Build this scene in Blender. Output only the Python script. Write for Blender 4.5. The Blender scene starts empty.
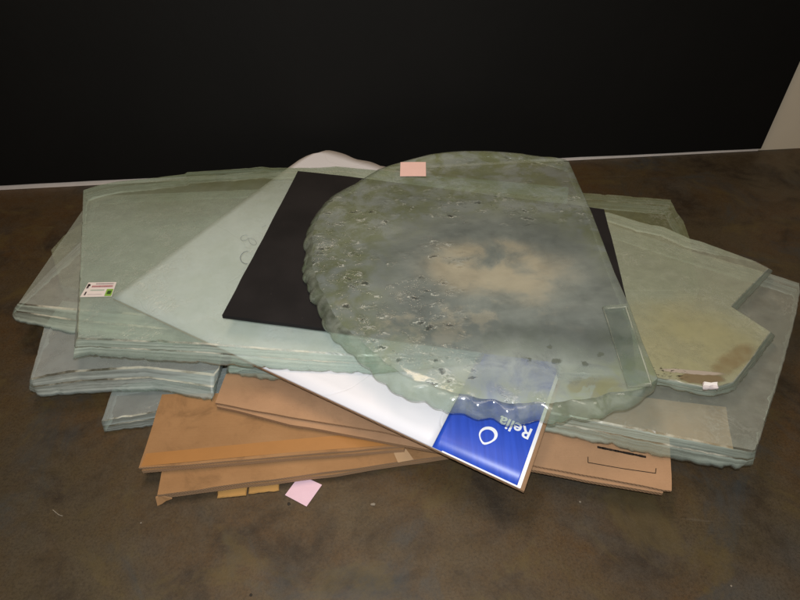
import bpy, bmesh, math, random
from mathutils import Vector, noise
random.seed(7)
sc = bpy.context.scene
COL = sc.collection

# ------------------------------------------------------------------ camera
CAM_H, PITCH, FPX = 1.30, math.radians(42), 590.0
cd = bpy.data.cameras.new('camera'); cam = bpy.data.objects.new('camera', cd); COL.objects.link(cam)
cam.location = (0, 0, CAM_H); cam.rotation_euler = (math.pi/2 - PITCH, 0, 0)
cd.sensor_width = 36; cd.lens = 36*FPX/800; cd.clip_start = .02; cd.clip_end = 100
sc.camera = cam

def at(px, py, z=0.0):
    """world point where the photograph's point lies at height z"""
    x = px-400; y = 300-py
    d = Vector((x, FPX*math.cos(PITCH)+y*math.sin(PITCH), -FPX*math.sin(PITCH)+y*math.cos(PITCH)))
    k = (CAM_H-z)/-d.z
    return Vector((d.x*k, d.y*k, z))

# ------------------------------------------------------------------ node helper
class N:
    def __init__(s, name):
        s.m = bpy.data.materials.new(name); s.m.use_nodes = True
        s.t = s.m.node_tree; s.t.nodes.clear()
        s.out = s.t.nodes.new('ShaderNodeOutputMaterial')
        s.co = s.t.nodes.new('ShaderNodeTexCoord').outputs['Object']
    def lk(s, a, b):
        if isinstance(a, (int, float)): b.default_value = a
        elif isinstance(a, (tuple, list)):
            b.default_value = tuple(a)+((1,) if len(a) == 3 and len(b.default_value) == 4 else ())
        else: s.t.links.new(a, b)
    def noise(s, scale, detail=4, rough=.55, vec=None, dist=0, off=(0, 0, 0), sq=(1, 1, 1), col=False):
        mp = s.t.nodes.new('ShaderNodeMapping'); s.lk(vec or s.co, mp.inputs[0])
        mp.inputs['Location'].default_value = off; mp.inputs['Scale'].default_value = sq
        n = s.t.nodes.new('ShaderNodeTexNoise'); s.lk(mp.outputs[0], n.inputs['Vector'])
        n.inputs['Scale'].default_value = scale; n.inputs['Detail'].default_value = detail
        n.inputs['Roughness'].default_value = rough; n.inputs['Distortion'].default_value = dist
        return n.outputs['Color' if col else 0]
    def voro(s, scale, vec=None, feature='F1', out=0):
        n = s.t.nodes.new('ShaderNodeTexVoronoi'); n.feature = feature
        s.lk(vec or s.co, n.inputs['Vector']); n.inputs['Scale'].default_value = scale
        return n.outputs[out]
    def ramp(s, f, a, b, lo=0., hi=1.):
        n = s.t.nodes.new('ShaderNodeMapRange'); n.interpolation_type = 'SMOOTHSTEP'
        s.lk(f, n.inputs[0]); n.inputs[1].default_value = a; n.inputs[2].default_value = b
        n.inputs[3].default_value = lo; n.inputs[4].default_value = hi
        return n.outputs[0]
    def math(s, op, a, b=0.):
        n = s.t.nodes.new('ShaderNodeMath'); n.operation = op; n.use_clamp = False
        s.lk(a, n.inputs[0]); s.lk(b, n.inputs[1]); return n.outputs[0]
    def mix(s, f, a, b):
        n = s.t.nodes.new('ShaderNodeMix'); n.data_type = 'RGBA'
        s.lk(f, n.inputs[0]); s.lk(a, n.inputs[6]); s.lk(b, n.inputs[7]); return n.outputs[2]
    def spot(s, c, rx, ry, rot=0, soft=.5, wob=.0, wscale=12):
        """soft ellipse mask at local (x,y); 1 inside"""
        v = s.co
        if wob:
            nz = s.noise(wscale, 4, col=True)
            a = s.t.nodes.new('ShaderNodeVectorMath'); a.operation = 'SUBTRACT'
            s.lk(nz, a.inputs[0]); a.inputs[1].default_value = (.5, .5, .5)
            b = s.t.nodes.new('ShaderNodeVectorMath'); b.operation = 'SCALE'
            s.lk(a.outputs[0], b.inputs[0]); b.inputs['Scale'].default_value = wob
            d = s.t.nodes.new('ShaderNodeVectorMath'); d.operation = 'ADD'
            s.lk(v, d.inputs[0]); s.lk(b.outputs[0], d.inputs[1]); v = d.outputs[0]
        mp = s.t.nodes.new('ShaderNodeMapping'); mp.vector_type = 'TEXTURE'
        s.lk(v, mp.inputs[0]); mp.inputs['Location'].default_value = (c[0], c[1], 0)
        mp.inputs['Rotation'].default_value = (0, 0, rot); mp.inputs['Scale'].default_value = (rx, ry, 1e4)
        l = s.t.nodes.new('ShaderNodeVectorMath'); l.operation = 'LENGTH'; s.lk(mp.outputs[0], l.inputs[0])
        return s.ramp(l.outputs['Value'], 1+soft*.5, 1-soft*.5)
    def bump(s, h, strength=.3, dist=.005, normal=None):
        n = s.t.nodes.new('ShaderNodeBump'); n.inputs['Strength'].default_value = strength
        n.inputs['Distance'].default_value = dist; s.lk(h, n.inputs['Height'])
        if normal is not None: s.lk(normal, n.inputs['Normal'])
        return n.outputs[0]
    def pbr(s, col, rough=.6, bump=None, spec=.5, **kw):
        p = s.t.nodes.new('ShaderNodeBsdfPrincipled')
        s.lk(col, p.inputs['Base Color']); s.lk(rough, p.inputs['Roughness'])
        p.inputs['Specular IOR Level'].default_value = spec
        if bump is not None: s.lk(bump, p.inputs['Normal'])
        for k, v in kw.items(): s.lk(v, p.inputs[k])
        return p.outputs[0]
    def done(s, sh): s.lk(sh, s.out.inputs[0]); return s.m

def shader_mix(n, f, a, b):
    m = n.t.nodes.new('ShaderNodeMixShader'); n.lk(f, m.inputs[0]); n.lk(a, m.inputs[1]); n.lk(b, m.inputs[2]); return m.outputs[0]

def glass_finish(n, tint, haze_col, opacity, bump_h, bstr, rough=.12, bdist=.004):
    """dusty cast glass: clear body + milky dust layer + surface reflection"""
    nb = n.bump(bump_h, bstr, bdist)
    tr = n.t.nodes.new('ShaderNodeBsdfTransparent'); n.lk(tint, tr.inputs[0])
    df = n.t.nodes.new('ShaderNodeBsdfDiffuse'); n.lk(haze_col, df.inputs[0]); n.lk(nb, df.inputs['Normal'])
    body = shader_mix(n, opacity, tr.outputs[0], df.outputs[0])
    gl = n.t.nodes.new('ShaderNodeBsdfGlossy'); n.lk(rough, gl.inputs['Roughness']); n.lk(nb, gl.inputs['Normal'])
    lw = n.t.nodes.new('ShaderNodeLayerWeight'); lw.inputs['Blend'].default_value = .5; n.lk(nb, lw.inputs['Normal'])
    fr = n.math('ADD', n.math('MULTIPLY', n.math('POWER', lw.outputs['Facing'], 5.), .9), .04)
    return n.done(shader_mix(n, fr, body, gl.outputs[0]))

# ------------------------------------------------------------------ object helpers
def tag(o, label=None, cat=None, group=None, kind=None):
    if label: o['label'] = label
    if cat: o['category'] = cat
    if group: o['group'] = group
    if kind: o['kind'] = kind
    return o
def link_mesh(name, bm, mats, parent=None, origin=None, recalc=True):
    if recalc: bmesh.ops.recalc_face_normals(bm, faces=bm.faces[:])
    me = bpy.data.meshes.new(name)
    if origin is None:
        origin = Vector((0, 0, 0)) if parent else None
    if origin is None:
        xs = [v.co for v in bm.verts]
        origin = Vector((sum(v.x for v in xs)/len(xs), sum(v.y for v in xs)/len(xs), min(v.z for v in xs)))
    off = origin + (parent.location if parent else Vector((0, 0, 0)))
    if parent and parent.parent: off += parent.parent.location
    bmesh.ops.translate(bm, verts=bm.verts[:], vec=-off)
    bm.to_mesh(me); bm.free()
    for m in (mats if isinstance(mats, (list, tuple)) else [mats]): me.materials.append(m)
    o = bpy.data.objects.new(name, me); COL.objects.link(o); o.location = origin
    if parent: o.parent = parent
    return o
def empty(name, loc):
    o = bpy.data.objects.new(name, None); COL.objects.link(o); o.location = loc; o.empty_display_size = .05; return o

def densify(pairs, step):
    out = []
    n = len(pairs)
    for i in range(n):
        a, b = pairs[i], pairs[(i+1) % n]
        L = (b[1]-a[1]).length; k = max(1, int(L/step))
        for j in range(k):
            f = j/k; out.append((a[0].lerp(b[0], f), a[1].lerp(b[1], f)))
    return out
def nz(p, s, seed=0): return noise.noise(Vector((p[0]*s+seed*7.3, p[1]*s-seed*3.1, p[2]*s+seed)))

def loft(name, pairs, mats, seed=1, step=.009, rows=7, rough_top=.0008, rough_bot=.0026, bulge=.0, parent=None, chip=.6, bevel=.002):
    """solid slab: (top, bottom) outline pairs, broken rough side between"""
    ps = densify(pairs, step); n = len(ps); bm = bmesh.new()
    cx = sum((p[0] for p in ps), Vector())/n
    loops = []
    for r in range(rows+1):
        f = r/rows if rows < 5 else (0, .07, .20, .40, .47, .62, .82, 1)[r]; lp = []
        for i, (t, b) in enumerate(ps):
            p = t.lerp(b, f)
            tan = (ps[(i+1) % n][1]-ps[i-1][1]); out = Vector((tan.y, -tan.x, 0)).normalized()
            if out.dot(p-cx) < 0: out = -out
            amp = rough_top*(1-f)+rough_bot*f
            d = amp*(nz(p, 55, seed)+.7*nz(p, 130, seed+2)) + bulge*math.sin(f*math.pi)
            c = nz(p, 30, seed+5)+.5*nz(p, 75, seed+6)
            if c > .2 and f > .5: d -= min(.008, (c-.2)*.03*chip)*(f-.5)/.5
            c2 = nz(p, 24, seed+15)+.5*nz(p, 60, seed+16)
            if c2 > .38 and r < 3: d -= min(.005, (c2-.38)*.02*chip)*(1-r/3)
            if r == 0: d -= bevel
            if r == rows: d -= .002
            z = p.z
            if 0 < r < rows: z += .0012*nz(p, 90, seed+9)
            q = p+out*d; lp.append(bm.verts.new((q.x, q.y, z-(0 if r else 0))))
        loops.append(lp)
    # a narrow arris just below the top and again mid-side, highlight put in the colour
    for r in range(rows):
        for i in range(n):
            f = bm.faces.new((loops[r][i], loops[r][(i+1) % n], loops[r+1][(i+1) % n], loops[r+1][i])); f.material_index = 3 if (len(mats) > 3 and r in (0, 3)) else 1; f.smooth = r > 0
    ft = bm.faces.new(loops[0]); fb = bm.faces.new(list(reversed(loops[-1]))); ft.material_index = 0; fb.material_index = 2 if len(mats) > 2 else 0
    bmesh.ops.triangulate(bm, faces=[ft, fb])
    return link_mesh(name, bm, mats, parent)

def slab_pairs(pts, zt, zb):
    """each pt: (x,y,'t'|'b', lean) or (xt,yt,xb,yb): photographed top and/or bottom corner"""
    cen = Vector((0, 0, 0)); pr = []
    for p in pts:
        if len(p) == 4 and not isinstance(p[2], str): t = at(p[0], p[1], zt); b = at(p[2], p[3], zb)
        elif p[2] == 't': t = at(p[0], p[1], zt); b = Vector((t.x, t.y, zb))
        else: b = at(p[0], p[1], zb); t = Vector((b.x, b.y, zt))
        pr.append([t, b, p[3] if isinstance(p[2], str) and len(p) > 3 else 0, p[2]])
    for q in pr: cen += q[1]/len(pr)
    out = []
    for t, b, l, k in pr:
        if l:
            d = (b-cen); d.z = 0; d.normalize()
            if k == 't': b = b+d*l
            else: t = t-d*l
        out.append((t, b))
    return out

# ------------------------------------------------------------------ materials
def mat_floor():
    n = N('stained_concrete')
    a = n.noise(1.3, 6, .6, dist=.4); b = n.noise(5, 8, .65, off=(3, 1, 0), dist=.6); c = n.noise(28, 8, .7, off=(9, 0, 0))
    col = n.mix(n.ramp(a, .35, .65), (.070, .037, .013), (.058, .045, .024))
    col = n.mix(n.ramp(b, .42, .7), col, (.020, .013, .007))
    col = n.mix(n.math('MULTIPLY', n.ramp(n.noise(3.2, 5, .6, off=(5, 5, 0)), .5, .72), .75), col, (.060, .056, .048))
    col = n.mix(n.math('MULTIPLY', n.ramp(n.noise(2.1, 5, .6, off=(-4, 2, 0)), .52, .7), .6), col, (.075, .040, .012))
    col = n.mix(n.ramp(c, .35, .75, 0, .55), col, (.075, .058, .038))
    fine = n.noise(160, 6, .75)
    col = n.mix(n.ramp(fine, .42, .7, 0, .6), col, (.018, .013, .008)); g2_ = n.noise(300, 4, .7, off=(4, 4, 0)); col = n.mix(n.ramp(g2_, .56, .74, 0, .45), col, (.12, .10, .07))
    bl = n.math('MULTIPLY', n.ramp(n.noise(2.6, 6, .65, off=(11, 3, 0), dist=.8), .52, .66), .6); col = n.mix(bl, col, (.038, .044, .046))
    yl = n.math('MULTIPLY', n.ramp(n.noise(3.4, 6, .7, off=(-6, 8, 0), dist=.8), .52, .66), .5); col = n.mix(yl, col, (.085, .062, .022))
    sp = n.ramp(n.voro(23), .035, .02)
    keep = n.ramp(n.noise(9, 1), .60, .63)
    col = n.mix(n.math('MULTIPLY', n.math('MULTIPLY', sp, keep), .6), col, (.22, .20, .16))
    # faint scratches
    sc1 = n.ramp(n.noise(60, 2, .5, sq=(.05, 1, 1), off=(2, 3, 0), dist=1.2), .70, .76)
    col = n.mix(n.math('MULTIPLY', sc1, .18), col, (.16, .14, .11))
    r = n.ramp(b, .3, .7, .42, .62)
    h = n.math('ADD', n.noise(9, 6, .6), n.math('MULTIPLY', fine, .3))
    return n.done(n.pbr(col, r, n.bump(h, .22, .006), spec=.35))
def mat_wall():
    n = N('painted_wall'); a = n.noise(6, 5)
    return n.done(n.pbr(n.mix(a, (.80, .70, .54), (.72, .62, .47)), .6, n.bump(n.noise(90, 4), .1, .002)))
def mat_backdrop():
    n = N('black_backdrop_paint'); a = n.noise(3, 5)
    return n.done(n.pbr(n.mix(a, (.0038, .0038, .0035), (.0065, .006, .0052)), .7, n.bump(n.noise(30, 5), .15, .004), spec=.2))
def mat_kraft(name, c1, c2, dirty=.3):
    n = N(name)
    fl = n.noise(1, 2, .5, vec=n.co, sq=(12, 260, 1)); m = n.noise(5, 6, .6)
    fib = n.noise(220, 4, .7)
    col = n.mix(n.ramp(m, .3, .7), c1, c2)
    col = n.mix(n.ramp(fib, .5, .8, 0, .35), col, tuple(x*.72 for x in c1))
    col = n.mix(n.math('MULTIPLY', n.ramp(n.noise(8, 7, .72, off=(4, 2, 0), dist=.6), .50, .72), dirty), col, tuple(x*.55 for x in c1))
    sp = n.ramp(n.voro(60), .07, .03)
    col = n.mix(n.math('MULTIPLY', n.math('MULTIPLY', sp, n.ramp(n.noise(14, 1), .58, .62)), .6), col, (.08, .045, .02))
    h = n.math('ADD', n.math('MULTIPLY', fl, .5), n.math('MULTIPLY', m, 1.0))
    return n.done(n.pbr(col, .72, n.bump(h, .25, .003), spec=.25))
def mat_corr(c):
    n = N('corrugated_edge')
    w = n.t.nodes.new('ShaderNodeTexWave'); w.inputs['Scale'].default_value = 90; w.inputs['Distortion'].default_value = 1.5
    w.bands_direction = 'DIAGONAL'; n.lk(n.co, w.inputs[0])
    return n.done(n.pbr(n.mix(n.ramp(w.outputs[1], .2, .8), tuple(x*.55 for x in c), c), .9, spec=.1))
def mat_plain(name, c, rough=.6, var=.12, spec=.4, bs=.1):
    n = N(name); m = n.noise(25, 5, .6)
    return n.done(n.pbr(n.mix(m, tuple(x*(1-var) for x in c), tuple(min(1, x*(1+var)) for x in c)), rough, n.bump(n.noise(120, 4), bs, .001), spec=spec))
def mat_white_card():
    n = N('white_card')
    m = n.noise(4, 5); cre = n.ramp(n.math('ABSOLUTE', n.math('SUBTRACT', n.noise(3.2, 2, .4, off=(2, 7, 0)), .5)), .006, 0)
    col = n.mix(m, (.64, .65, .70), (.72, .72, .77))
    col = n.mix(n.math('MULTIPLY', cre, .12), col, (.50, .50, .54))
    h = n.math('ADD', n.math('MULTIPLY', cre, -.6), n.noise(8, 4))
    return n.done(n.pbr(col, .5, n.bump(h, .25, .004), spec=.4))
def mat_blue():
    n = N('blue_print'); st = n.noise(1, 3, .5, sq=(90, 5, 1), vec=None)
    col = n.mix(n.ramp(st, .35, .7), (.016, .062, .44), (.022, .078, .53))
    wr = n.ramp(n.noise(1, 2, .6, sq=(160, 8, 1), off=(3, 3, 0)), .72, .78)
    col = n.mix(n.math('MULTIPLY', wr, .3), col, (.25, .32, .7))
    return n.done(n.pbr(col, .38, n.bump(st, .06, .002), spec=.5))
def mat_foam():
    n = N('black_foam'); v = n.voro(420); m = n.noise(6, 5)
    col = n.mix(n.ramp(m, .3, .7), (.009, .008, .0084), (.015, .0132, .0136))
    dust = n.ramp(n.noise(75, 3), .72, .78)
    col = n.mix(n.math('MULTIPLY', dust, .12), col, (.2, .18, .17))
    return n.done(n.pbr(col, .85, n.bump(v, .25, .001), spec=.25))

def mat_glass(name, tint, haze, haze2, op=.35, op2=.55, seed=0, scale=5, bstr=.25, rough=.14, overlay=None, streak=True, bscale=30):
    n = N(name); o = (seed*3.7, seed*1.9, 0)
    haze = tuple(min(.85, x*1.45) for x in haze); haze2 = tuple(min(.85, x*1.4) for x in haze2); op *= .64; op2 *= .74
    a = n.noise(scale, 6, .62, off=o, dist=.7); b = n.noise(scale*4, 6, .65, off=o)
    col = n.mix(n.ramp(a, .32, .68), haze, haze2)
    opn = n.ramp(n.math('ADD', n.math('MULTIPLY', a, .65), n.math('MULTIPLY', b, .35)), .36, .64, op, op2)
    # scuffs and grit
    sp = n.math('MULTIPLY', n.ramp(n.voro(70), .10, .03), n.ramp(n.noise(13, 2, off=o), .60, .64))
    col = n.mix(n.math('MULTIPLY', sp, .7), col, (.75, .75, .66)); opn = n.math('MAXIMUM', opn, n.math('MULTIPLY', sp, .8))
    cz = n.math('ABSOLUTE', n.math('SUBTRACT', n.noise(15, 4, .65, off=(seed+3., 9, 0), dist=2.4), .5))
    pz = n.ramp(n.noise(6, 3, .5, off=(seed+8., 1, 0)), .46, .62)
    w1 = n.math('MULTIPLY', n.ramp(cz, .05, .01), pz); w2 = n.math('MULTIPLY', n.ramp(cz, .012, .003), pz)
    col = n.mix(n.math('MULTIPLY', w1, .28), col, (.78, .80, .72)); col = n.mix(n.math('MULTIPLY', w2, .4), col, (.16, .19, .15))
    opn = n.math('ADD', opn, n.math('MULTIPLY', w1, .08))
    if overlay: col, opn = overlay(n, col, opn)
    h = n.math('ADD', n.noise(bscale, 5, .6, off=o), n.math('MULTIPLY', n.noise(bscale*4, 3), .25))
    h = n.math('SUBTRACT', h, n.math('MULTIPLY', w1, .5))
    return glass_finish(n, tint, col, opn, h, bstr, rough)
def mat_glass_edge(name, c, op=.72, seed=0):
    n = N(name); o = (seed, seed*2, 0)
    a = n.noise(1, 5, .6, sq=(2.5, 2.5, 150), off=o); b = n.noise(45, 5, .7, off=o)
    col = n.mix(n.ramp(a, .35, .65), tuple(x*.88 for x in c), tuple(min(.9, x*1.15) for x in c))
    col = n.mix(n.ramp(b, .5, .8, 0, .2), col, tuple(x*.65 for x in c))
    opn = n.ramp(a, .3, .7, op-.15, min(1, op+.15))
    return glass_finish(n, (.84, .92, .87), col, opn, n.math('ADD', n.math('MULTIPLY', a, .5), b), .08, .42, .003)

# ------------------------------------------------------------------ the setting
wl, wr = at(0, 189.5), at(758, 150.3)
wd = (wr-wl).normalized(); wn = Vector((wd.y, -wd.x, 0))       # toward the camera
A = wl-wd*3; B = wr+wd*3
def quad_obj(name, vs, mat, parent=None):
    bm = bmesh.new(); bm.faces.new([bm.verts.new(v) for v in vs]); return link_mesh(name, bm, mat, parent, recalc=False)
fl = quad_obj('floor', [Vector((-5, -2.5, 0)), Vector((5, -2.5, 0)), Vector((B.x+1, B.y, 0)) + Vector((0, .4, 0)), Vector((A.x-1, A.y, 0)) + Vector((0, .4, 0))], mat_floor()); tag(fl, kind='structure')
def prism(bm, base, h, z0):
    b = [bm.verts.new((p.x, p.y, z0)) for p in base]; t = [bm.verts.new((p.x, p.y, z0+h)) for p in base]
    n = len(base)
    bm.faces.new(t); bm.faces.new(list(reversed(b)))
    for i in range(n): bm.faces.new((b[i], b[(i+1) % n], t[(i+1) % n], t[i]))
bm = bmesh.new(); prism(bm, [A, B, B-wn*.12, A-wn*.12], 3.0, -.02)
w = link_mesh('wall', bm, mat_wall()); tag(w, kind='structure')
bm = bmesh.new(); prism(bm, [A+wn*.005, wr+wn*.005-wd*.004, wr+wn*.0005-wd*.004, A+wn*.0005], .06, .0005)
tag(link_mesh('skirting', bm, mat_plain('skirting_paint', (.86, .76, .68), .5)), kind='structure')
# black backdrop hung flat on the wall; its lower hem runs a little above the floor
bm = bmesh.new()
NX, NZ = 60, 4
def bd(i, f, off):
    p = A.lerp(wr, i/NX); s = (p-wl).dot(wd)/((wr-wl).length)
    hem = .025-.010*max(0, min(1.2, s))+.0012*nz(p, 6)+.0015*nz(p, 25, 3)
    z = hem+(2.9-hem)*f
    return p+wn*(off+.004*nz(Vector((p.x, 0, z)), 2))+Vector((0, 0, z))
fr = [[bm.verts.new(bd(i, k/NZ, .012)) for k in range(NZ+1)] for i in range(NX+1)]
bk = [[bm.verts.new(bd(i, k/NZ, .009)) for k in range(NZ+1)] for i in range(NX+1)]
for i in range(NX):
    for k in range(NZ):
        bm.faces.new((fr[i][k], fr[i+1][k], fr[i+1][k+1], fr[i][k+1])); bm.faces.new((bk[i][k], bk[i][k+1], bk[i+1][k+1], bk[i+1][k]))
    bm.faces.new((fr[i][0], bk[i][0], bk[i+1][0], fr[i+1][0])); bm.faces.new((fr[i][NZ], fr[i+1][NZ], bk[i+1][NZ], bk[i][NZ]))
for i in (0, NX):
    for k in range(NZ): bm.faces.new((fr[i][k], fr[i][k+1], bk[i][k+1], bk[i][k]))
o = link_mesh('backdrop_sheet', bm, mat_backdrop())
tag(o, 'plain black backdrop sheet covering the wall behind the glass pile', 'backdrop')

# ------------------------------------------------------------------ cardboard boxes
kraft_o = mat_kraft('kraft_orange', (.26, .140, .060), (.32, .178, .080), .6)
kraft_b = mat_kraft('kraft_brown', (.33, .195, .108), (.39, .232, .130), .3)
corr = mat_corr((.36, .22, .125))
corr2 = mat_corr((.40, .255, .15))

def panel(name, px, zt, zb, mats, parent, wav=.0022, seed=0, step=.02):
    """flat board with slightly wavy rim; px = outline at the top height"""
    P = [at(x, y, zt) for x, y in px]
    pr = densify([(p, Vector((p.x, p.y, zb))) for p in P], step); bm = bmesh.new()
    T = []; Bv = []
    for t, b in pr:
        dx = Vector((nz(t, 14, seed), nz(t, 14, seed+3), 0))*wav; dz = wav*.8*nz(t, 9, seed+5)
        T.append(bm.verts.new((t.x+dx.x, t.y+dx.y, zt+dz))); Bv.append(bm.verts.new((t.x+dx.x, t.y+dx.y, zb+dz)))
    n = len(T)
    f1 = bm.faces.new(T); f2 = bm.faces.new(list(reversed(Bv)))
    for i in range(n): f = bm.faces.new((T[i], T[(i+1) % n], Bv[(i+1) % n], Bv[i])); f.material_index = 1
    return link_mesh(name, bm, mats, parent)
def inflate(px, d):
    cx = sum(p[0] for p in px)/len(px); cy = sum(p[1] for p in px)/len(px)
    return [(x+(d if x > cx else -d)*.6, y+(d if y > cy else -d)) for x, y in px]

def flat_box(label, up_px, lo_px, zt, zb, tb, mats_u, mats_l, seed):
    e = empty('cardboard_box', at(up_px[0][0], up_px[0][1], zb)); tag(e, label, 'cardboard box', 'flattened cardboard boxes in the pile')
    panel('upper_panel', up_px, zt, zt-tb, mats_u, e, seed=seed)
    panel('lower_panel', lo_px, zt-tb-.003, zb, mats_l, e, seed=seed+1)
    return e
# lowest box
k1 = flat_box('orange-brown flattened box lowest in the pile, its crumpled corner just above the floor',
    [(157, 495), (334, 471), (451, 454.5), (440, 395), (172, 420)],
    [(159, 496), (334, 474), (453, 456), (445, 400), (175, 421)], .032, .010, .007, (kraft_o, corr2), (kraft_o, corr2), 1)
# torn open corner flap
bm = bmesh.new()
pts = [at(155.5, 498, .020), at(157.5, 506, .001), at(162, 504.0, .003), at(166, 501, .008), at(172, 499.0, .012), at(160, 496, .022)]
vs = [bm.verts.new(p) for p in pts]; vs2 = [bm.verts.new(p+Vector((0, .003, .001))) for p in pts]
bm.faces.new(vs); bm.faces.new(list(reversed(vs2)))
for i in range(6): bm.faces.new((vs[i], vs[(i+1) % 6], vs2[(i+1) % 6], vs2[i]))
tag(link_mesh('torn_flap', bm, [kraft_o], k1), 'torn crumpled corner flap')
k2 = flat_box('wide orange-brown flattened box lying on the lowest box at lower left',
    [(139, 468), (404, 446), (420, 395), (290, 392), (162, 394)],
    [(142, 470.5), (404, 449.5), (420, 399), (164, 398)], .056, .036, .006, (kraft_o, corr2), (kraft_o, corr2), 4)
# tape patches on the two orange boxes where they tuck in at the right
tape = mat_plain('clear_brown_tape', (.46, .30, .17), .25, .1, .6)
tape2 = mat_plain('orange_packing_tape', (.33, .155, .048), .4, .1, .4)
panel('tape_band', [(141, 466.3), (290, 452.3), (398, 444.5), (404, 430), (290, 439.5), (146, 453.5)], .0568, .0562, (tape2, tape2), k2, wav=0, step=1)
panel('tape_strip', [(392, 449), (404, 446.8), (414, 460), (398, 463)], .0342, .0332, (tape, tape), k1)
k3 = flat_box('long paler brown flattened box with black print, pinned under the large right slab',
    [(215, 403), (290, 417), (379, 431), (500, 459), (585, 475), (663, 489.5), (671.5, 490.5), (671, 459), (668, 425), (440, 372), (226, 374)],
    [(217, 406), (290, 424), (379, 440), (500, 463), (585, 480), (663, 493), (662, 430), (440, 378), (228, 380)], .080, .061, .006, (kraft_b, corr), (kraft_b, corr), 7)
# printing on the pale box: a bracket line and a row of clipped heavy lettering
ink = mat_plain('black_ink', (.018, .013, .010), .7, .1, .2)
def tube_px(bm, pts, z, wdt, h=.0006):
    P = [at(x, y, z) for x, y in pts]
    for a, b in zip(P, P[1:]):
        d = (b-a).normalized(); s = Vector((-d.y, d.x, 0))*wdt/2; e = d*wdt*.3
        q = [a-e-s, b+e-s, b+e+s, a-e+s]
        lo = [bm.verts.new(v) for v in q]; hi = [bm.verts.new(v+Vector((0, 0, h))) for v in q]
        bm.faces.new(hi); bm.faces.new(list(reversed(lo)))
        for i in range(4): bm.faces.new((lo[i], lo[(i+1) % 4], hi[(i+1) % 4], hi[i]))
bm = bmesh.new()
tube_px(bm, [(588, 457), (588, 462.5), (622, 468.5), (655.5, 473.3), (656, 468.5)], .0812, .0016)
link_mesh('printed_bracket', bm, ink, [c for c in k3.children if c.name.startswith('upper')][0])
def text_mesh(name, body, size, mat, parent, M, extr=.0003, squash=1, bold=0):
    c = bpy.data.curves.new(name, 'FONT'); c.body = body; c.size = size; c.extrude = extr; c.offset = bold; c.resolution_u = 4
    t = bpy.data.objects.new(name+'_tmp', c); COL.objects.link(t); bpy.context.view_layer.update()
    me = bpy.data.meshes.new_from_object(t.evaluated_get(bpy.context.evaluated_depsgraph_get()))
    bpy.data.objects.remove(t); bpy.data.curves.remove(c)
    bm = bmesh.new(); bm.from_mesh(me); bpy.data.meshes.remove(me)
    for v in bm.verts: v.co = M(v.co)
    return link_mesh(name, bm, mat, parent, recalc=False)
def frame2(o_, ux, uy):
    return lambda co: o_+ux*co.x+uy*co.y+Vector((0, 0, co.z))
bm = bmesh.new()
# heavy clipped lettering, only the feet of the letters stay visible below the slab
x = 598.0
random.seed(3)
while x < 645:
    wl_ = random.uniform(1.1, 2.4); y = 446.3+(x-598)*.205
    tube_px(bm, [(x, y+.9), (x+wl_, y+.9+wl_*.2)], .0812, .0048+random.uniform(0, .002)); x += wl_+random.choice((.7, .7, .9, 1.6))
link_mesh('printed_lettering', bm, ink, [c for c in k3.children if c.name.startswith('upper')][0])

# scraps under the lowest box
scrap = mat_plain('scrap_card', (.36, .20, .06), .7, .25)
for i, (px, lb) in enumerate((([(214, 493), (245.5, 490), (246, 495), (217, 497.5)], 'small tan card scrap under the lowest box, the one nearer its torn corner'),
                              ([(247, 489), (278, 485), (279, 490), (248, 493.5)], 'small tan card scrap under the lowest box, the one nearer the pink note'))):
    P = [at(*p, .006) for p in px]; back = Vector((0, .05, 0))
    pr = [P[0]+back, P[1]+back, P[2], P[3]]
    o = loft('card_scrap', [(p, Vector((p.x, p.y, .0005))) for p in pr], (scrap, scrap), seed=i+40, step=.006, rows=2, rough_top=.0015, rough_bot=.0015)
    tag(o, lb, 'card scrap', 'card scraps under the lowest box')

# ------------------------------------------------------------------ glass slabs
TG = (.93, .96, .94)
def mat_under():
    n = N('glass_underside'); a = n.noise(18, 6, .6)
    return glass_finish(n, (.95, .98, .965), n.mix(a, (.44, .48, .42), (.56, .60, .54)), n.ramp(a, .35, .7, .0, .10), a, .3, .2)
under = mat_under()
edge_g = mat_glass_edge('glass_edge_green', (.52, .60, .52), .36, 1)
edge_b = mat_glass_edge('glass_edge_blue', (.50, .56, .53), .38, 2)
GRP = 'rough cast glass slabs in the pile'

def mat_edge_highlight():  # pale highlight lines of the slab sides, painted as colour
    n = N('glass_edge_highlight'); a = n.noise(30, 4, .6); b = n.noise(6, 3)
    return glass_finish(n, (.9, .94, .9), n.mix(a, (.55, .54, .42), (.72, .72, .62)), n.ramp(n.noise(9, 5, .6), .40, .62, .08, .72), a, .1, .3)
edge_highlight = mat_edge_highlight()
g5 = loft('glass_slab', slab_pairs([(101, 421, 105, 433), (170, 409, 168, 425), (330, 400, 't'), (330, 350, 't'), (113, 386, 't', .004)], .046, .003),
          (mat_glass('glass_low_left', TG, (.36, .40, .40), (.29, .33, .33), .46, .58, 5), edge_b, under, edge_highlight), seed=5)
tag(g5, 'small visible corner of blue-grey glass slab lowest at left, beside the orange boxes', 'glass slab', GRP)
g8 = loft('glass_slab', slab_pairs([(57, 263, 'b'), (63, 236, 't'), (84, 221, 't'), (240, 215, 't'), (240, 330, 't'), (60, 285, 't')], .060, .003),
          (mat_glass('glass_back_left', TG, (.27, .27, .16), (.18, .18, .10), .42, .6, 8), edge_g, under, edge_highlight), seed=8)
tag(g8, 'small olive glass corner peeking out behind the leftmost slab', 'glass slab', GRP)
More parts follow.
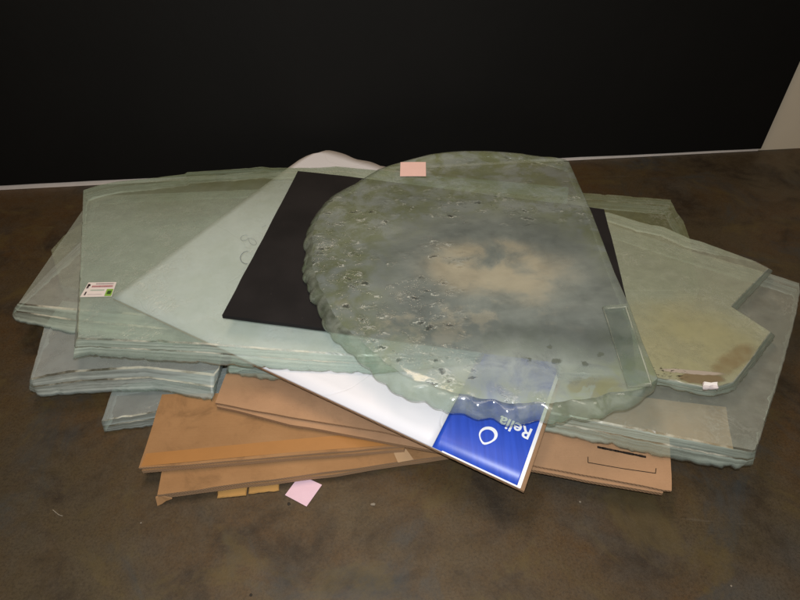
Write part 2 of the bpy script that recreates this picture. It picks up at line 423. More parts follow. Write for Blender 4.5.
g7 = loft('glass_slab', slab_pairs([(500, 205, 't'), (583, 192.5, 't'), (630, 196, 't'), (671, 199.5, 't'), (677, 212, 't'), (684, 221, 't'), (690, 238, 't', .004), (700, 290, 't'), (520, 290, 't')], .078, .010),
          (mat_glass('glass_back_right', TG, (.25, .27, .15), (.17, .18, .09), .45, .62, 7, 7), edge_g, under, edge_highlight), seed=7)
tag(g7, 'dark olive glass slab at the back right, lying behind the stained broken slab', 'glass slab', GRP)
g4 = loft('glass_slab', slab_pairs([(30, 378, 28, 391), (31, 378.5, 37, 397.5), (68, 371, 100, 393), (140, 366.5, 160, 391.5), (214, 374, 213, 403), (219, 368, 218, 385), (232, 320, 't'), (62, 300, 't'), (44, 326, 't', .006)], .100, .060),
          (mat_glass('glass_left_second', TG, (.45, .49, .48), (.37, .41, .41), .44, .56, 4, bstr=.2), edge_b, under, edge_highlight), seed=4)
tag(g4, 'grey-green glass slab at left, second up from the floor, jutting out below the tagged slab', 'glass slab', GRP)
g2 = loft('glass_slab', slab_pairs([(18, 303, 10, 316), (20, 303.5, 14, 322), (45, 306, 42, 327), (72, 308.5, 72, 335), (200, 318, 200, 350), (260, 240, 't'), (330, 186, 't'), (92, 196, 't'), (86, 225, 't'), (84, 238, 't'), (50, 270, 't', .008)], .138, .104),
          (mat_glass('glass_left_third', TG, (.48, .50, .46), (.39, .42, .38), .42, .56, 2, bstr=.2), edge_g, under, edge_highlight), seed=2)
tag(g2, 'leftmost slab, a pointed grey-green glass corner sticking out from under the tagged slab', 'glass slab', GRP)

# thin brown interleaf visible through the right slab
def sheet(name, px, z, th, mat, seed=0):
    return panel(name, px, z, z-th, (mat, mat), None, seed=seed)
inter = sheet('cardboard_sheet', [(733, 449), (726, 407), (600, 392), (520, 372), (540, 410)], .0845, .002, mat_kraft('kraft_interleaf', (.40, .26, .14), (.46, .30, .165), .2), 9)
tag(inter, 'thin tan cardboard sheet seen through the front right corner of the large right slab', 'cardboard sheet')

g3 = loft('glass_slab', slab_pairs([(232, 352, 226, 374), (290, 362, 290, 384), (420, 388, 420, 409), (555, 413, 550, 433.5), (640, 429, 640, 453.5), (700, 441, 704, 466), (753, 451, 740, 471), (756, 450, 752, 467),
          (771, 400, 'b', .006), (781, 365, 'b', .006), (791, 325, 'b', .006), (801, 288, 't', .004), (800, 283, 't'), (772, 274, 't'), (690, 250, 't'), (610, 224, 't'), (540, 212, 't'), (480, 300, 't'), (360, 330, 't')], .138, .087),
          (mat_glass('glass_right_large', TG, (.40, .42, .37), (.32, .34, .29), .36, .5, 3, bstr=.2), edge_g, under, edge_highlight), seed=3, rough_bot=.004)
tag(g3, 'large grey-green glass slab at right whose chipped front edge lies over the long brown box', 'glass slab', GRP)

# ------------------------------------------------------------------ white and blue box
e = empty('printed_box', at(520, 488, .10)); tag(e, 'long flat white box with a bright blue printed end, slanting down towards the front', 'printed box')
white = mat_white_card(); blue = mat_blue()
Zf, TH = .155, .011
Cn = [at(112, 297, Zf), at(520, 488, Zf), at(607, 235, Zf), at(318, 146, Zf)]   # left, front, right, back
edgeA, edgeB = at(224, 374, Zf), at(748, 470, Zf)
en = (edgeB-edgeA).normalized(); en = Vector((en.y, -en.x, 0))
def drape(p):
    """beyond the slab's front edge the free end of the box sags"""
    d = (p-edgeA).dot(en)
    z = Zf-(.55*d*d+.05*d if d > 0 else 0)*1.6
    r = Vector((p.x, p.y, Zf-CAM_H)); k = (z-CAM_H)/(Zf-CAM_H)
    return Vector((0, 0, CAM_H))+r*k
def bpt(u, v, dz=0):   # u: left->front along the long side, v: across
    a = Cn[0].lerp(Cn[1], u); b = Cn[3].lerp(Cn[2], u); p = a.lerp(b, v)
    if v > .93 and u < .25: p = p+Vector((.012*nz(p, 9, 1), -.02*(v-.93)/.07*nz(p, 12, 2), 0))
    if u < .07 and v > .86: k_ = ((.07-u)/.07)*((v-.86)/.14); p = p+(Cn[1]-Cn[3])*.030*k_*k_
    q = drape(p); q.z += dz+.0012*nz(p, 5, 4); return q
def solve_u(px, py):
    best = None
    for i in range(0, 2001):
        q = bpt(i/2000, 0); s = q-Vector((0, 0, CAM_H))
        c = s.y*math.cos(PITCH)-s.z*math.sin(PITCH); X = 400+FPX*s.x/c
        if best is None or abs(X-px) < best[0]: best = (abs(X-px), i/2000)
    return best[1]
UB = solve_u(432, 444)
def box_skin(name, u0, u1, dz, th, mats, nu=50, nv=24, du=0, dv=0):
    bm = bmesh.new(); G = {}
    for i in range(nu+1):
        for j in range(nv+1):
            u = u0+(u1-u0)*i/nu; v = -dv+(1+2*dv)*j/nv
            G[i, j, 0] = bm.verts.new(bpt(u, v, dz)); G[i, j, 1] = bm.verts.new(bpt(u, v, dz-th))
    for i in range(nu):
        for j in range(nv):
            f = bm.faces.new((G[i, j, 0], G[i+1, j, 0], G[i+1, j+1, 0], G[i, j+1, 0])); f.smooth = True
            f = bm.faces.new((G[i, j, 1], G[i, j+1, 1], G[i+1, j+1, 1], G[i+1, j, 1])); f.smooth = True
    for i in range(nu):
        for j, s in ((0, 1), (nv, 0)):
            f = bm.faces.new((G[i, j, 0], G[i, j, 1], G[i+1, j, 1], G[i+1, j, 0])); f.material_index = 1
    for j in range(nv):
        for i in (0, nu):
            f = bm.faces.new((G[i, j, 0], G[i, j+1, 0], G[i, j+1, 1], G[i, j, 1])); f.material_index = 1
    return link_mesh(name, bm, mats, e)
wpan = box_skin('white_panel', 0, UB, 0, .0035, (white, white))
bpan = box_skin('blue_panel', UB+.0004, 1, 0, .0035, (blue, mat_plain('white_paper_rim', (.72, .72, .76), .6)), nu=20)
lpan = box_skin('lower_panel', 0, 1.008, -.0055, .006, (kraft_b, corr), dv=.0)
# white paper rim at the blue end
bm = bmesh.new()
for a, b in (((.9955, -.001), (1.0, .9)),):
    prev = None
    for j in range(25):
        v = a[1]+(b[1]-a[1])*j/24
        row = [bm.verts.new(bpt(u, v, .0012)) for u in (.9945, 1.001)]
        if prev: bm.faces.new((prev[0], prev[1], row[1], row[0]))
        prev = row
prev = None
for j in range(31):
    u = UB+.02+(1-UB-.02)*j/30; row = [bm.verts.new(bpt(u, v, .0012)) for v in (-.002, .0015)]
    if prev: bm.faces.new((prev[0], row[0], row[1], prev[1]))
    prev = row
link_mesh('paper_rim', bm, mat_plain('rim_white', (.78, .78, .80), .6), bpan)
# print on the blue end: word and drop-shaped ring, reading from the far side
ink_w = mat_plain('white_ink', (.80, .82, .86), .45, .05)
def on_blue(px, py, up=.0016):
    """px -> surface of the sagging blue panel"""
    z = Zf
    for _ in range(12):
        q = at(px, py, z); 
        # undo: find the flat point on the same ray
        f = at(px, py, Zf); d = (f-edgeA).dot(en); z = Zf-(.55*d*d+.05*d if d > 0 else 0)*1.6
    p = at(px, py, z+up+.0006); return p
def px_frame(o_, ux, uy):
    return lambda co: on_blue(o_[0]+ux[0]*co.x+uy[0]*co.y, o_[1]+ux[1]*co.x+uy[1]*co.y, .0018+co.z)
# baseline runs from R (right) to the left, letters upside down
text_mesh('printed_word', 'Relia', 1.0, ink_w, bpan, px_frame((533.5, 430.0), (-16.6, -7.4), (-6.8, 14.4)), extr=.0002, bold=.02)
bm = bmesh.new()
import cmath
ring = []
K = 40
cxp, cyp = 488.3, 434.6
def drop(r, tip, n=K):
    pts = []
    for i in range(n):
        a = 2*math.pi*i/n
        x_, y_ = math.cos(a)*r, math.sin(a)*r
        # corner toward lower-left of the picture
        ta = math.radians(112); da = (a-ta+math.pi) % (2*math.pi)-math.pi
        k = 1+tip*max(0, 1-abs(da)/.95)**1.6
        pts.append((cxp+x_*k, cyp+y_*k*.86))
    return pts
o1 = drop(9.4, .36); o2 = [(x-.9, y+.9) for x, y in drop(7.0, .26)]
v1 = [bm.verts.new(on_blue(x, y, .0018)) for x, y in o1]; v2 = [bm.verts.new(on_blue(x, y, .0018)) for x, y in o2]
for i in range(K): bm.faces.new((v1[i], v2[i], v2[(i+1) % K], v1[(i+1) % K]))
link_mesh('printed_emblem', bm, ink_w, bpan)

# ------------------------------------------------------------------ upper slabs
g1p = slab_pairs([(77, 338, 72.5, 360), (79, 338, 76, 359), (90, 338.5, 90, 356.5), (140, 340.5, 140, 360.5), (202, 343, 202, 364), (290, 350, 290, 371), (357, 355, 374, 375), (480, 365, 'b'), (505, 300, 't'), (530, 236, 't'), (568, 203, 't'), (569, 187, 't'), (470, 178, 't'), (440, 176, 't'), (400, 172, 't'), (362, 168.5, 't'), (336, 166, 't'), (318, 167.5, 't'), (270, 167.5, 't'), (262, 166.5, 't'), (240, 168.5, 't'), (187, 172, 't'), (184, 174, 't'), (145, 178.5, 't'), (118, 181, 't'), (100, 184.5, 't'), (83, 190, 't', .003)], .207, .160)
g1o = sum((b for t, b in g1p), Vector())/len(g1p)
def g1_tone(n, col, opn):
    # olive and denser towards the back edge, with dark flecks
    L = lambda x, y: (at(x, y, .207)-ORG1)
    m = n.spot(L(230, 150), .80, .36, .0, 1.2, .18, 6)
    col = n.mix(n.math('MULTIPLY', m, .9), col, (.17, .20, .075)); opn = n.math('ADD', opn, n.math('MULTIPLY', m, .06))
    d = n.math('MULTIPLY', n.ramp(n.voro(30), .10, .05), n.ramp(n.noise(6, 2, off=(1, 1, 0)), .56, .6))
    col = n.mix(n.math('MULTIPLY', d, .6), col, (.08, .10, .07))
    return col, opn
ps = densify(g1p, .009); ORG1 = Vector((sum(p[0].x+p[1].x for p in ps)/2/len(ps), sum(p[0].y+p[1].y for p in ps)/2/len(ps), 0))
g1 = loft('glass_slab', g1p, (mat_glass('glass_top_left', (.93, .96, .95), (.46, .55, .49), (.37, .45, .38), .38, .48, 1, bstr=.34, overlay=g1_tone), edge_g, under, edge_highlight), seed=11)
tag(g1, 'large pale green glass slab at upper left with a printed white tag, lying over the white box', 'glass slab', GRP)

# printed tag stuck on the slab
def flat_px(name, px, z, th, mat, parent=None, curl=0, sub=6):
    P = [at(x, y, z) for x, y in px]; bm = bmesh.new(); G = {}
    for i in range(sub+1):
        for j in range(sub+1):
            u, v = i/sub, j/sub; p = P[0].lerp(P[1], u).lerp(P[3].lerp(P[2], u), v)
            p = p+Vector((0, 0, curl*(v**2)*.8+curl*.3*math.sin(u*3)))
            G[i, j, 0] = bm.verts.new(p); G[i, j, 1] = bm.verts.new(p-Vector((0, 0, th)))
    for i in range(sub):
        for j in range(sub):
            bm.faces.new((G[i, j, 0], G[i, j+1, 0], G[i+1, j+1, 0], G[i+1, j, 0])); bm.faces.new((G[i, j, 1], G[i+1, j, 1], G[i+1, j+1, 1], G[i, j+1, 1]))
        for j in (0, sub):
            bm.faces.new((G[i, j, 0], G[i+1, j, 0], G[i+1, j, 1], G[i, j, 1])); bm.faces.new((G[j, i, 0], G[j, i, 1], G[j, i+1, 1], G[j, i+1, 0]))
    return link_mesh(name, bm, mat, parent)
zl = .2088
st = flat_px('paper_tag', [(80, 297), (111.5, 296.3), (116.5, 282), (88.5, 282.5)], zl, .0006, mat_plain('tag_paper', (.72, .66, .64), .5), g1)
st['label'] = 'white printed tag with a green square'
def tagpt(u, v, dz=0): 
    a = (80+(111.5-80)*u, 297-.7*u); b = (88.5+28*u, 282.5-.5*u); return (a[0]+(b[0]-a[0])*v, a[1]+(b[1]-a[1])*v)
def tagquad(u0, v0, u1, v1): return [tagpt(u0, v0), tagpt(u1, v0), tagpt(u1, v1), tagpt(u0, v1)]
def tagmarks(name, qs, mat, z=zl+.0008):
    bm = bmesh.new()
    for q in qs: bm.faces.new([bm.verts.new(at(x, y, z)) for x, y in q])
    return link_mesh(name, bm, mat, st, recalc=False)
def dashes(u0, u1, v0, v1, w=.03, gap=.012):
    u = u0; r = []
    while u < u1: q = w*random.uniform(.6, 1.5); r.append(tagquad(u, v0, min(u1, u+q), v1)); u += q+gap
    return r
tagmarks('printed_lines', dashes(.2, .92, .66, .78, .05), mat_plain('ink_red', (.40, .16, .17), .6))
tagmarks('printed_lines', dashes(.3, .93, .86, .93, .04), mat_plain('ink_grey', (.30, .24, .26), .6))
tagmarks('printed_lines', dashes(.22, .68, .42, .50, .05), mat_plain('ink_green_grey', (.32, .42, .33), .6))
tagmarks('printed_lines', dashes(.2, .66, .14, .18, .03), mat_plain('ink_soft', (.42, .36, .38), .6))
tagmarks('green_square', [tagquad(.76, .03, .98, .52)], mat_plain('ink_green', (.22, .42, .06), .6))
tagmarks('dark_mark', [tagquad(.81, .16, .94, .40)], mat_plain('ink_dark', (.04, .08, .02), .6), zl+.0011)
tagmarks('dark_mark', [tagquad(.03, .60, .10, .90), tagquad(.05, .75, .13, .85), tagquad(.08, .12, .13, .36)], mat_plain('ink_black', (.06, .04, .04), .6), zl+.001)

# faint blue-grey marker scrawl on the slab
bm = bmesh.new(); zz = .2078
def loop(cx, cy, rx, ry, a0=0, a1=360, rot=0, n=18):
    r = []
    for i in range(n+1):
        a = math.radians(a0+(a1-a0)*i/n); x_, y_ = rx*math.cos(a), ry*math.sin(a); c, s = math.cos(math.radians(rot)), math.sin(math.radians(rot))
        r.append((cx+x_*c-y_*s, cy+x_*s+y_*c))
    return r
tube_px(bm, loop(244.5, 237.8, 4.0, 2.6, 20, 330, rot=-15), zz, .0016, .0002); tube_px(bm, loop(252.5, 241.5, 4.4, 2.6, 60, 420, rot=35), zz, .0014, .0002)
tube_px(bm, loop(247.5, 257.5, 7.2, 6.2, 100, 290, -15), zz, .0026, .0002); tube_px(bm, [(262, 227), (266, 225)], zz, .002, .0002)
mk = link_mesh('marker_scrawl', bm, mat_plain('marker_ink', (.27, .32, .33), .6), g1)

# stained broken slab on the right
gyp = slab_pairs([(560, 372, 't'), (600, 374, 603, 384), (648, 376, 650, 385), (690, 384, 700, 396), (712, 388, 714, 397.5), (733, 382, 735, 391), (752, 358, 754, 367), (770, 331.5, 777, 337), (731, 306, 737, 311.5),
     (768, 268.5, 774, 271), (752, 260, 757, 262), (700, 241, 't'), (690, 238.5, 't'), (664, 227, 't'), (640, 222, 't'), (608, 212, 't'), (586, 212, 't'), (550, 250, 't'), (540, 290, 't')], .203, .168)
ps = densify(gyp, .009); ORGY = Vector((sum(p[0].x+p[1].x for p in ps)/2/len(ps), sum(p[0].y+p[1].y for p in ps)/2/len(ps), 0))
def gy_stain(n, col, opn):
    L = lambda x, y: (at(x, y, .203)-ORGY)
    y = n.spot(L(690, 345), .22, .15, .2, 1., .14, 7)
    col = n.mix(n.math('MULTIPLY', y, .6), col, (.48, .42, .17)); opn = n.math('ADD', opn, n.math('MULTIPLY', y, .15))
    r = n.spot(L(733, 360), .080, .026, math.radians(36), .6, .03, 16)
    col = n.mix(n.math('MULTIPLY', r, n.ramp(n.noise(14, 5), .3, .7, .35, .8)), col, (.27, .155, .055)); opn = n.math('MAXIMUM', opn, n.math('MULTIPLY', r, .5))
    r2 = n.spot(L(702, 378.5), .055, .016, 0, .3, .02, 30)
    col = n.mix(n.math('MULTIPLY', r2, .75), col, (.19, .10, .045)); opn = n.math('MAXIMUM', opn, n.math('MULTIPLY', r2, .6))
    p = n.spot(L(692, 372), .075, .0075, -.1, .4, .01, 40)
    col = n.mix(p, col, (.42, .36, .30)); opn = n.math('MAXIMUM', opn, n.math('MULTIPLY', p, .85))
    d = n.math('MULTIPLY', n.spot(L(664, 374), .06, .022, 0, .3), n.ramp(n.noise(1, 3, .6, sq=(90, 220, 1)), .585, .61))
    col = n.mix(d, col, (.02, .018, .01)); opn = n.math('MAXIMUM', opn, d)
    return col, opn
gy = loft('glass_slab', gyp, (mat_glass('glass_stained', (.93, .94, .88), (.46, .49, .39), (.34, .37, .28), .36, .54, 9, 7, bstr=.3, overlay=gy_stain), edge_g, under, edge_highlight), seed=21, bevel=.001)
tag(gy, 'broken notched slab on the right with yellow and rust-brown stains and a white chip on it', 'glass slab', GRP)
# white chip on the stained slab
cp = slab_pairs([(702.5, 386, 702.5, 391), (718.5, 386.5, 719, 391.5), (718, 381.5, 't'), (703.5, 381, 't')], .217, .2045)
o = loft('white_chip', cp, (mat_plain('chip_white', (.84, .82, .82), .5), mat_plain('chip_side', (.66, .58, .57), .6)), seed=31, step=.005, rows=3, rough_top=.0008, rough_bot=.001)
tag(o, 'small white block on the front corner of the stained slab', 'chip')

# ------------------------------------------------------------------ black foam sheet
fp = [(222, 315), (322, 328), (480, 349), (636, 368), (631, 330), (626, 297), (616, 255), (604, 209), (500, 196), (350, 176.5), (298, 171), (262, 240)]
e2 = panel('foam_sheet', fp, .2205, .2095, (mat_foam(), mat_foam()), None, wav=.0015, seed=3)
tag(e2, 'black foam sheet with a sharp left corner, sandwiched under the scalloped slab', 'foam sheet')

# ------------------------------------------------------------------ rounded scalloped slab on top
ZT, ZB = .268, .223
outer = [ # photographed outline; 't' = upper rim visible, 'b' = lower rim visible
 (569, 160.5, 't'), (555, 155.5, 't'), (540, 151.5, 't'), (520, 148.5, 't'), (500, 147, 't'), (480, 146, 't'), (455, 146.5, 't'), (430, 149, 't'), (418, 152, 't'), (394, 158.5, 't'), (378, 163.5, 't'), (366, 170, 't'), (350, 180, 't'),
 (330, 196, 'm'), (314, 214, 'm'), (306, 230, 'm'), (303, 243, 'm'), (305, 252, 'm'), (302, 262, 'm'), (302.5, 275, 'm'), (307, 286, 'b'), (310, 298, 'b'), (318, 309, 'b'), (321, 321, 'b'), (330, 335, 'b'), (342, 346, 'b'), (354, 356, 'b'),
 (368, 369, 'b'), (378, 379, 'b'), (390, 388, 'b'), (400, 395, 'b'), (412, 399, 'b'), (424, 401, 'b'), (436, 407, 'b'), (446, 411, 'b'), (458, 412, 'b'), (468, 415, 'b'), (478, 417.5, 'b'), (490, 418, 'b'), (499, 421, 'b'), (510, 424.5, 'b'), (521, 424, 'b'), (532, 420, 'b'), (543, 421, 'b'), (553, 423.5, 'b'), (561, 422, 'b'),
 (570, 418, 'b'), (580, 418, 'b'), (592, 419, 'b'), (601, 418, 'b'), (608, 413, 'b'), (616, 411, 'b'), (626, 408, 'b'), (635, 403, 'b'), (641, 399.5, 'b'), (648, 394, 'b'), (654, 387, 'b'),
 (641, 349, 'm'), (628, 312, 'm'), (613, 278, 'm'), (591, 219, 'm')]
pb = []
for x, y, k in outer:
    p = at(x, y, {'t': ZT, 'm': (ZT+ZB)/2, 'b': ZB+.010}[k]); pb.append(Vector((p.x, p.y, 0)))
NB = len(pb)
# resample (Catmull-Rom) on the curved part, straight on the right side
dense = []
for i in range(NB):
    p0, p1, p2, p3 = pb[i-1], pb[i], pb[(i+1) % NB], pb[(i+2) % NB]
    straight = i >= 56 or i == NB-1
    L = (p2-p1).length; k = max(1, int(L/.006))
    if i == 0: p0 = p1
    if i == 55: p3 = p2
    for j in range(k):
        t = j/k
        if straight: dense.append((p1.lerp(p2, t), True))
        else:
            dense.append((.5*((2*p1)+(p2-p0)*t+(2*p0-5*p1+4*p2-p3)*t*t+(3*p1-p0-3*p2+p3)*t**3), False))
n = len(dense)
cR = sum((d[0] for d in dense), Vector())/n
outn = []
for i in range(n):
    tn = dense[(i+2) % n][0]-dense[i-2][0]; o_ = Vector((tn.y, -tn.x, 0)).normalized()
    if o_.dot(dense[i][0]-cR) < 0: o_ = -o_
    outn.append(o_)
# a smoothed outline further in for the upper plateau
def smooth_loop(pts, it):
    for _ in range(it): pts = [(pts[i-1]+pts[i]*2+pts[(i+1) % len(pts)])/4 for i in range(len(pts))]
    return pts
arc = 0; base = []
for i in range(n):
    p = dense[i][0]; arc += (p-dense[i-1][0]).length if i else 0
    if dense[i][1]: base.append(p); continue
    ph = arc/.054+1.3*nz(p, 4, 2); w2 = max(0., min(1., (1.55-p.y)/.25)); w2 = .25+.75*w2
    base.append(p+outn[i]*(abs(math.sin(math.pi*ph))-.62)*.0085*w2*(.6+.8*abs(nz(p, 6, 5))))
base[0] = dense[0][0]; sm = smooth_loop(base[:], 260)
prof = [(.044, ZT+.0003, .90), (.035, ZT-.0012, .75), (.027, ZT-.0042, .56), (.020, ZT-.0085, .36), (.014, ZT-.0138, .17), (.009, ZT-.0195, .10), (.004, ZT-.0265, .04), (.0, ZT-.034, 0), (.001, ZB+.004, 0), (.006, ZB, 0)]
prof_s = [(.004, ZT, 0), (.003, ZT-.0005, 0), (.002, ZT-.001, 0), (.001, ZT-.002, 0), (.0, ZT-.004, 0), (-.001, ZT-.012, 0), (-.002, ZT-.020, 0), (-.003, ZT-.030, 0), (-.003, ZB+.004, 0), (-.001, ZB, 0)]
on2 = outn[:]
for _ in range(60): on2 = [(on2[i-1]+2*on2[i]+on2[(i+1) % n])/4 for i in range(n)]
on2 = [v.normalized() for v in on2]
# blend between straight (right) side and broken rim, so corners do not tear
isst = [1. if d[1] else 0. for d in dense]
for _ in range(12): isst = [max(isst[i-1], isst[i], isst[(i+1) % n]) for i in range(n)]
for _ in range(40): isst = [(isst[i-1]+2*isst[i]+isst[(i+1) % n])/4 for i in range(n)]
bm = bmesh.new(); LP = []
for r in range(len(prof)):
    lp = []
    for i in range(n):
        w_ = isst[i]; a, b = prof[r], prof_s[r]
        ins = a[0]*(1-w_)+b[0]*w_; z = a[1]*(1-w_)+b[1]*w_; s_ = a[2]*(1-w_)
        p = base[i].lerp(sm[i], s_)-(outn[i].lerp(on2[i], min(1, s_*2.2)) if s_ else outn[i])*ins
        amp = (.0012 if r > 3 else .0006)*(1-w_)
        p = p+outn[i]*amp*(nz(Vector((p.x, p.y, z)), 60, 3)); z += amp*.8*nz(Vector((p.x, p.y, z)), 45, 8)
        lp.append(bm.verts.new((p.x, p.y, z)))
    LP.append(lp)
# interior rings down to the centre for a gently uneven top
RI = 26; inner = []
for k in range(1, RI):
    f = 1-k/RI; lp = []
    for i in range(0, n):
        c = LP[0][i].co; p = cR+(Vector((c.x, c.y, 0))-cR)*f
        edge = max(0, 1-(1-f)*5)
        z = ZT+.0010*nz(p, 9, 4)+.0022*nz(p, 26, 6)*edge*(1-isst[i])
        lp.append(bm.verts.new((p.x, p.y, z)))
    inner.append(lp)
def strip(a, b, mi):
    for i in range(n):
        f = bm.faces.new((a[i], a[(i+1) % n], b[(i+1) % n], b[i])); f.material_index = mi; f.smooth = True
for r in range(len(LP)-1): strip(LP[r], LP[r+1], 0 if r < 2 else 1)
prev = LP[0]
for lp in inner: strip(lp, prev, 0); prev = lp
cv = bm.verts.new((cR.x, cR.y, ZT))
for i in range(n): f = bm.faces.new((prev[i], prev[(i+1) % n], cv)); f.smooth = True
fb = bm.faces.new(list(reversed(LP[-1]))); fb.material_index = 2; bmesh.ops.triangulate(bm, faces=[fb])
nv = len(bm.verts); ORGR = Vector((sum(v.co.x for v in bm.verts)/nv, sum(v.co.y for v in bm.verts)/nv, 0))

def mat_round(name, edge=False):
    n = N(name); L = lambda x, y: (at(x, y, ZT)-ORGR)
    a = n.noise(3.2, 7, .58, dist=.5, sq=(.8, 1.3, 1)); b = n.noise(14, 6, .62, off=(2, 0, 0), dist=.5)
    col = n.mix(n.ramp(a, .3, .7), (.36, .42, .40), (.46, .52, .48))
    core = n.spot(L(500, 285), .33, .36, 0, .5, .10, 9)
    rim = n.math('SUBTRACT', 1., core)
    back = n.spot(L(430, 165), .62, .22, .0, .9, .1, 7)
    olive = n.math('MULTIPLY', n.math('MAXIMUM', n.math('MULTIPLY', rim, .9), back), n.ramp(b, .34, .62))
    col = n.mix(n.math('MULTIPLY', olive, .75), col, (.19, .22, .075))
    t1 = n.spot(L(495, 268), .21, .12, -.1, .8, .15, 7)
    tan = n.math('MULTIPLY', t1, n.ramp(n.noise(7, 5, .55, off=(4, 4, 0), dist=.4), .32, .58))
    t2 = n.math('MULTIPLY', n.spot(L(440, 320), .30, .09, 0, 1., .12, 6), n.ramp(n.noise(12, 6, .6, off=(1, 6, 0)), .50, .64))
    tan = n.math('MAXIMUM', tan, n.math('MULTIPLY', t2, .55))
    col = n.mix(n.math('MULTIPLY', tan, .66), col, (.64, .56, .38))
    dkb = n.math('MULTIPLY', n.spot(L(520, 340), .32, .05, -.05, 1., .10, 9), n.ramp(b, .35, .6))
    col = n.mix(n.math('MULTIPLY', dkb, .55), col, (.20, .24, .20))
    op = n.ramp(n.math('ADD', n.math('MULTIPLY', a, .6), n.math('MULTIPLY', b, .4)), .36, .64, .27, .42)
    op = n.math('ADD', op, n.math('MULTIPLY', tan, .18))
    op = n.math('ADD', op, n.math('MULTIPLY', n.ramp(n.math('MULTIPLY', rim, 1.), .1, .9), .09))
    op = n.math('ADD', op, n.math('MULTIPLY', n.spot(L(500, 385), .45, .13, 0, .8, .1, 8), n.ramp(b, .3, .6, .06, .26)))
    op = n.math('ADD', op, n.math('MULTIPLY', n.spot(L(430, 140), .60, .20, .0, .7, .05, 7), .26))
    # conchoidal pits and bubbles, dense towards the broken rim on the left and front
    jit = n.noise(30, 5, .65, col=True)
    va = n.t.nodes.new('ShaderNodeVectorMath'); va.operation = 'MULTIPLY_ADD'; n.lk(jit, va.inputs[0]); va.inputs[1].default_value = (.055, .045, 0); n.lk(n.co, va.inputs[2])
    st = n.t.nodes.new('ShaderNodeMapping'); n.lk(va.outputs[0], st.inputs[0]); st.inputs['Scale'].default_value = (.75, 1.5, 0); st.inputs['Rotation'].default_value = (0, 0, -.25)
    v = st.outputs[0]
    band = n.math('MULTIPLY', n.ramp(n.spot(L(578, 300), .33, .37, 0, .4, .08, 8), 0, 1, 1, 0.), n.math('SUBTRACT', 1., n.math('MULTIPLY', back, .6)))
    patch = n.ramp(n.noise(6, 2, off=(7, 7, 0)), .36, .50)
    zone = n.math('MULTIPLY', band, patch)
    vd = n.voro(24, v); pick = n.ramp(n.voro(24, v, out=1), .42, .5)
    ring = n.math('MULTIPLY', n.math('MULTIPLY', n.ramp(vd, .40, .28), n.ramp(vd, .12, .26)), zone)
    pit = n.math('MULTIPLY', n.math('MULTIPLY', n.ramp(vd, .22, .10), zone), pick)
    vf = n.voro(70, v); fine = n.math('MULTIPLY', n.ramp(vf, .32, .16), n.math('MULTIPLY', zone, n.ramp(n.noise(19, 3), .48, .58)))
    finr = n.math('MULTIPLY', n.math('MULTIPLY', n.ramp(vf, .50, .40), n.ramp(vf, .28, .38)), n.math('MULTIPLY', zone, n.ramp(n.noise(19, 3), .46, .56)))
    hi = n.ramp(n.noise(55, 3, .6), .48, .62)
    col = n.mix(n.math('MULTIPLY', n.math('MULTIPLY', ring, hi), .8), col, (.66, .70, .64))
    col = n.mix(n.math('MULTIPLY', n.math('MULTIPLY', finr, hi), .6), col, (.62, .66, .60))
    col = n.mix(n.math('MULTIPLY', pit, .85), col, (.05, .055, .05))
    col = n.mix(n.math('MULTIPLY', fine, .45), col, (.12, .14, .11))
    op = n.math('MAXIMUM', op, n.math('MULTIPLY', n.math('MAXIMUM', n.math('MULTIPLY', ring, hi), n.math('MAXIMUM', pit, fine)), .62))
    dk = None
    for (x, y, s_) in ((551, 347, .006), (556, 361, .008), (585, 364, .006), (600, 354, .005), (474, 378, .006), (528, 359, .004)):
        q = n.spot(L(x, y), s_*1.2, s_, 0, .8, .03, 60); dk = q if dk is None else n.math('MAXIMUM', dk, q)
    col = n.mix(n.math('MULTIPLY', dk, .7), col, (.07, .08, .05)); op = n.math('MAXIMUM', op, n.math('MULTIPLY', dk, .7))
    sw = n.math('MULTIPLY', n.spot(L(585, 392), .10, .035, .3, .6, .05, 14), n.ramp(n.noise(9, 3, dist=2.5), .46, .52))
    col = n.mix(n.math('MULTIPLY', sw, .5), col, (.26, .24, .12))
    if edge:
        # chipped rim: the same body, plain and glossy
        op = n.ramp(b, .35, .65, .16, .32)
        return glass_finish(n, (.86, .92, .88), n.mix(n.ramp(n.noise(22, 5, .6, dist=.8), .35, .65), (.30, .35, .24), (.54, .60, .50)), op, n.noise(14, 2), .04, .10, .003)
    h = n.math('ADD', n.math('MULTIPLY', n.noise(9, 4, .5, dist=.5), .5), n.math('MULTIPLY', n.math('SUBTRACT', ring, n.math('MULTIPLY', pit, 1.5)), .8))
    h = n.math('ADD', h, n.math('MULTIPLY', n.math('SUBTRACT', finr, fine), .4))
    return glass_finish(n, (.92, .96, .95), col, op, h, .32, .12, .006)
mr = mat_round('rounded_slab_glass')
gr = link_mesh('glass_slab', bm, (mr, mat_round('scalloped_rim_glass', True), under))
tag(gr, 'topmost slab, rounded with a scalloped broken rim and one straight side, lying on black foam', 'glass slab', GRP)

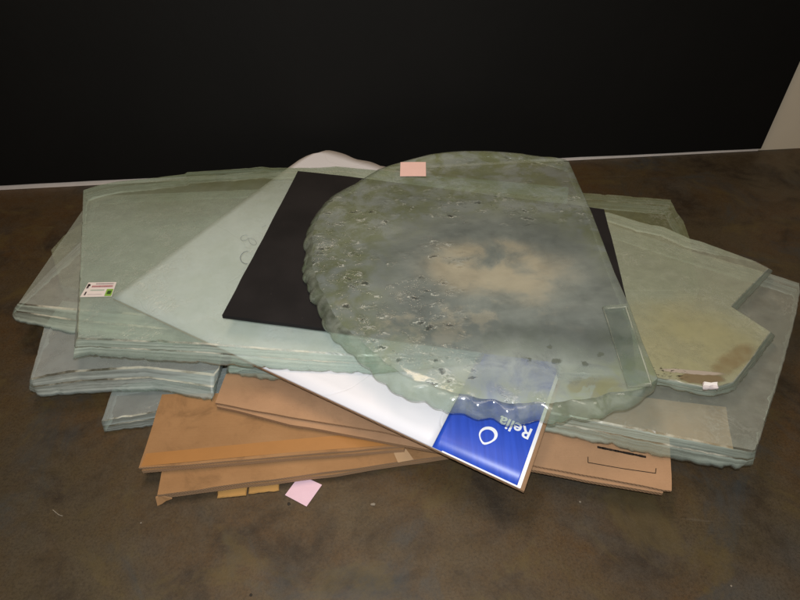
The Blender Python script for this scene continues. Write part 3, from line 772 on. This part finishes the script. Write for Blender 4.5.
# clear strip lying on the lower right corner of the rounded slab
sp = [(603, 305.5, 't'), (623, 304, 't'), (627, 303.5, 't'), (652, 381, 652, 385.5), (651, 383, 651, 387.5), (627, 385.5, 627.5, 389)]
def mat_strip():
    n = N('clear_strip_glass'); a = n.noise(20, 5, .6)
    return glass_finish(n, (.95, .97, .96), n.mix(a, (.40, .44, .40), (.32, .36, .32)), n.ramp(a, .35, .65, .02, .14), a, .1, .15)
def mat_strip_edge():
    n = N('strip_edge_glass'); a = n.noise(30, 4)
    return glass_finish(n, (.93, .96, .93), n.mix(a, (.50, .50, .40), (.62, .62, .52)), .28, a, .3, .12)
o = loft('glass_strip', slab_pairs(sp, .281, .2695), (mat_strip(), mat_strip_edge(), mat_strip(), edge_highlight), seed=51, step=.01, rows=4, rough_top=.0004, rough_bot=.0006, chip=0, bevel=.0008)
tag(o, 'narrow clear glass strip lying along the lower right side of the rounded slab', 'glass strip')

# ------------------------------------------------------------------ notes and litter
pink = mat_plain('pink_paper', (.84, .57, .53), .7, .06); pink2 = mat_plain('pink_lilac_paper', (.66, .46, .54), .7, .08)
o = flat_px('sticky_note', [(400, 176.2), (426, 176.2), (425.8, 162.3), (400.5, 162.5)], ZT+.0035, .0006, pink, None, curl=.0015)
tag(o, 'square pink paper note stuck at the back of the rounded slab', 'paper note')
o = flat_px('sticky_note', [(285, 495), (306.5, 506.5), (322, 485), (300, 475)], .0022, .0006, pink2, None, curl=.001)
tag(o, 'pink paper note on the floor, half tucked under the lowest box', 'paper note')
lint = mat_plain('debris', (.20, .17, .13), .8); dark = mat_plain('dark_debris', (.02, .015, .01), .8)
def crumb(px, py, r, mat, label, el=1.):
    bm = bmesh.new(); bmesh.ops.create_icosphere(bm, subdivisions=2, radius=r)
    c = at(px, py, 0)
    for v in bm.verts: v.co = Vector((v.co.x*el, v.co.y, v.co.z*.4))*(1+.35*noise.noise(v.co/r*1.3+Vector((px, py, 0)))) ; v.co += c+Vector((0, 0, r*.38))
    tag(link_mesh('debris_crumb', bm, mat), label, 'crumb', 'bits of debris on the floor')
crumb(289, 504, .004, dark, 'dark crumb on the floor beside the pink note')
crumb(373, 504.5, .0035, lint, 'pale crumb on the bare floor right of the pink note', 1.7)
crumb(580, 502, .0025, lint, 'pale speck on the floor below the right brown box')
crumb(731, 586, .0022, lint, 'pale speck on the floor near the lower right')
crumb(141, 523, .0020, lint, 'tiny pale speck on the floor below the orange boxes')
crumb(251, 595, .003, dark, 'dark crumb on the floor at the bottom')
# thin curled thread on the floor
bm = bmesh.new(); tube_px(bm, [(53, 510), (57, 513.5), (60, 515.5), (62.5, 516)], .0006, .0015, .0008); 
tag(link_mesh('thread_piece', bm, mat_plain('thread_grey', (.22, .19, .15), .8)), 'short pale thread on the floor at lower left', 'thread')

# ------------------------------------------------------------------ light: camera flash, weak warm ceiling lamp, and an added light for glints
def area(name, loc, tgt, size, power, col, sy=None):
    d = bpy.data.lights.new(name, 'AREA'); d.energy = power; d.color = col; d.size = size
    if sy: d.shape = 'RECTANGLE'; d.size_y = sy
    o = bpy.data.objects.new(name, d); COL.objects.link(o); o.location = loc
    o.rotation_euler = (Vector(tgt)-Vector(loc)).to_track_quat('-Z', 'Y').to_euler(); return o
area('camera_flash', (-.02, -.02, CAM_H+.12), (0, 1.25, .1), .045, 23, (.93, .965, 1.0), .03)
area('rim_glint_light', (.15, -.35, 2.7), (.1, 1.1, .2), 2.6, 17, (1.0, .90, .78), .42)  # unseen long light added behind the camera to draw glints on the rim
area('ceiling_lamp', (-.4, 1.75, 3.2), (0, 1.7, 0), 1.8, 52, (1.0, .76, .52), .6)
w_ = bpy.data.worlds.new('World'); sc.world = w_; w_.use_nodes = True
bg = w_.node_tree.nodes['Background']; bg.inputs[0].default_value = (1.0, .78, .52, 1); bg.inputs[1].default_value = .06
sc.view_settings.view_transform = 'Standard'; sc.view_settings.look = 'None'; sc.view_settings.exposure = 0; sc.view_settings.gamma = 1
sc.cycles.transparent_max_bounces = 24; sc.cycles.max_bounces = 10; sc.cycles.use_denoising = True
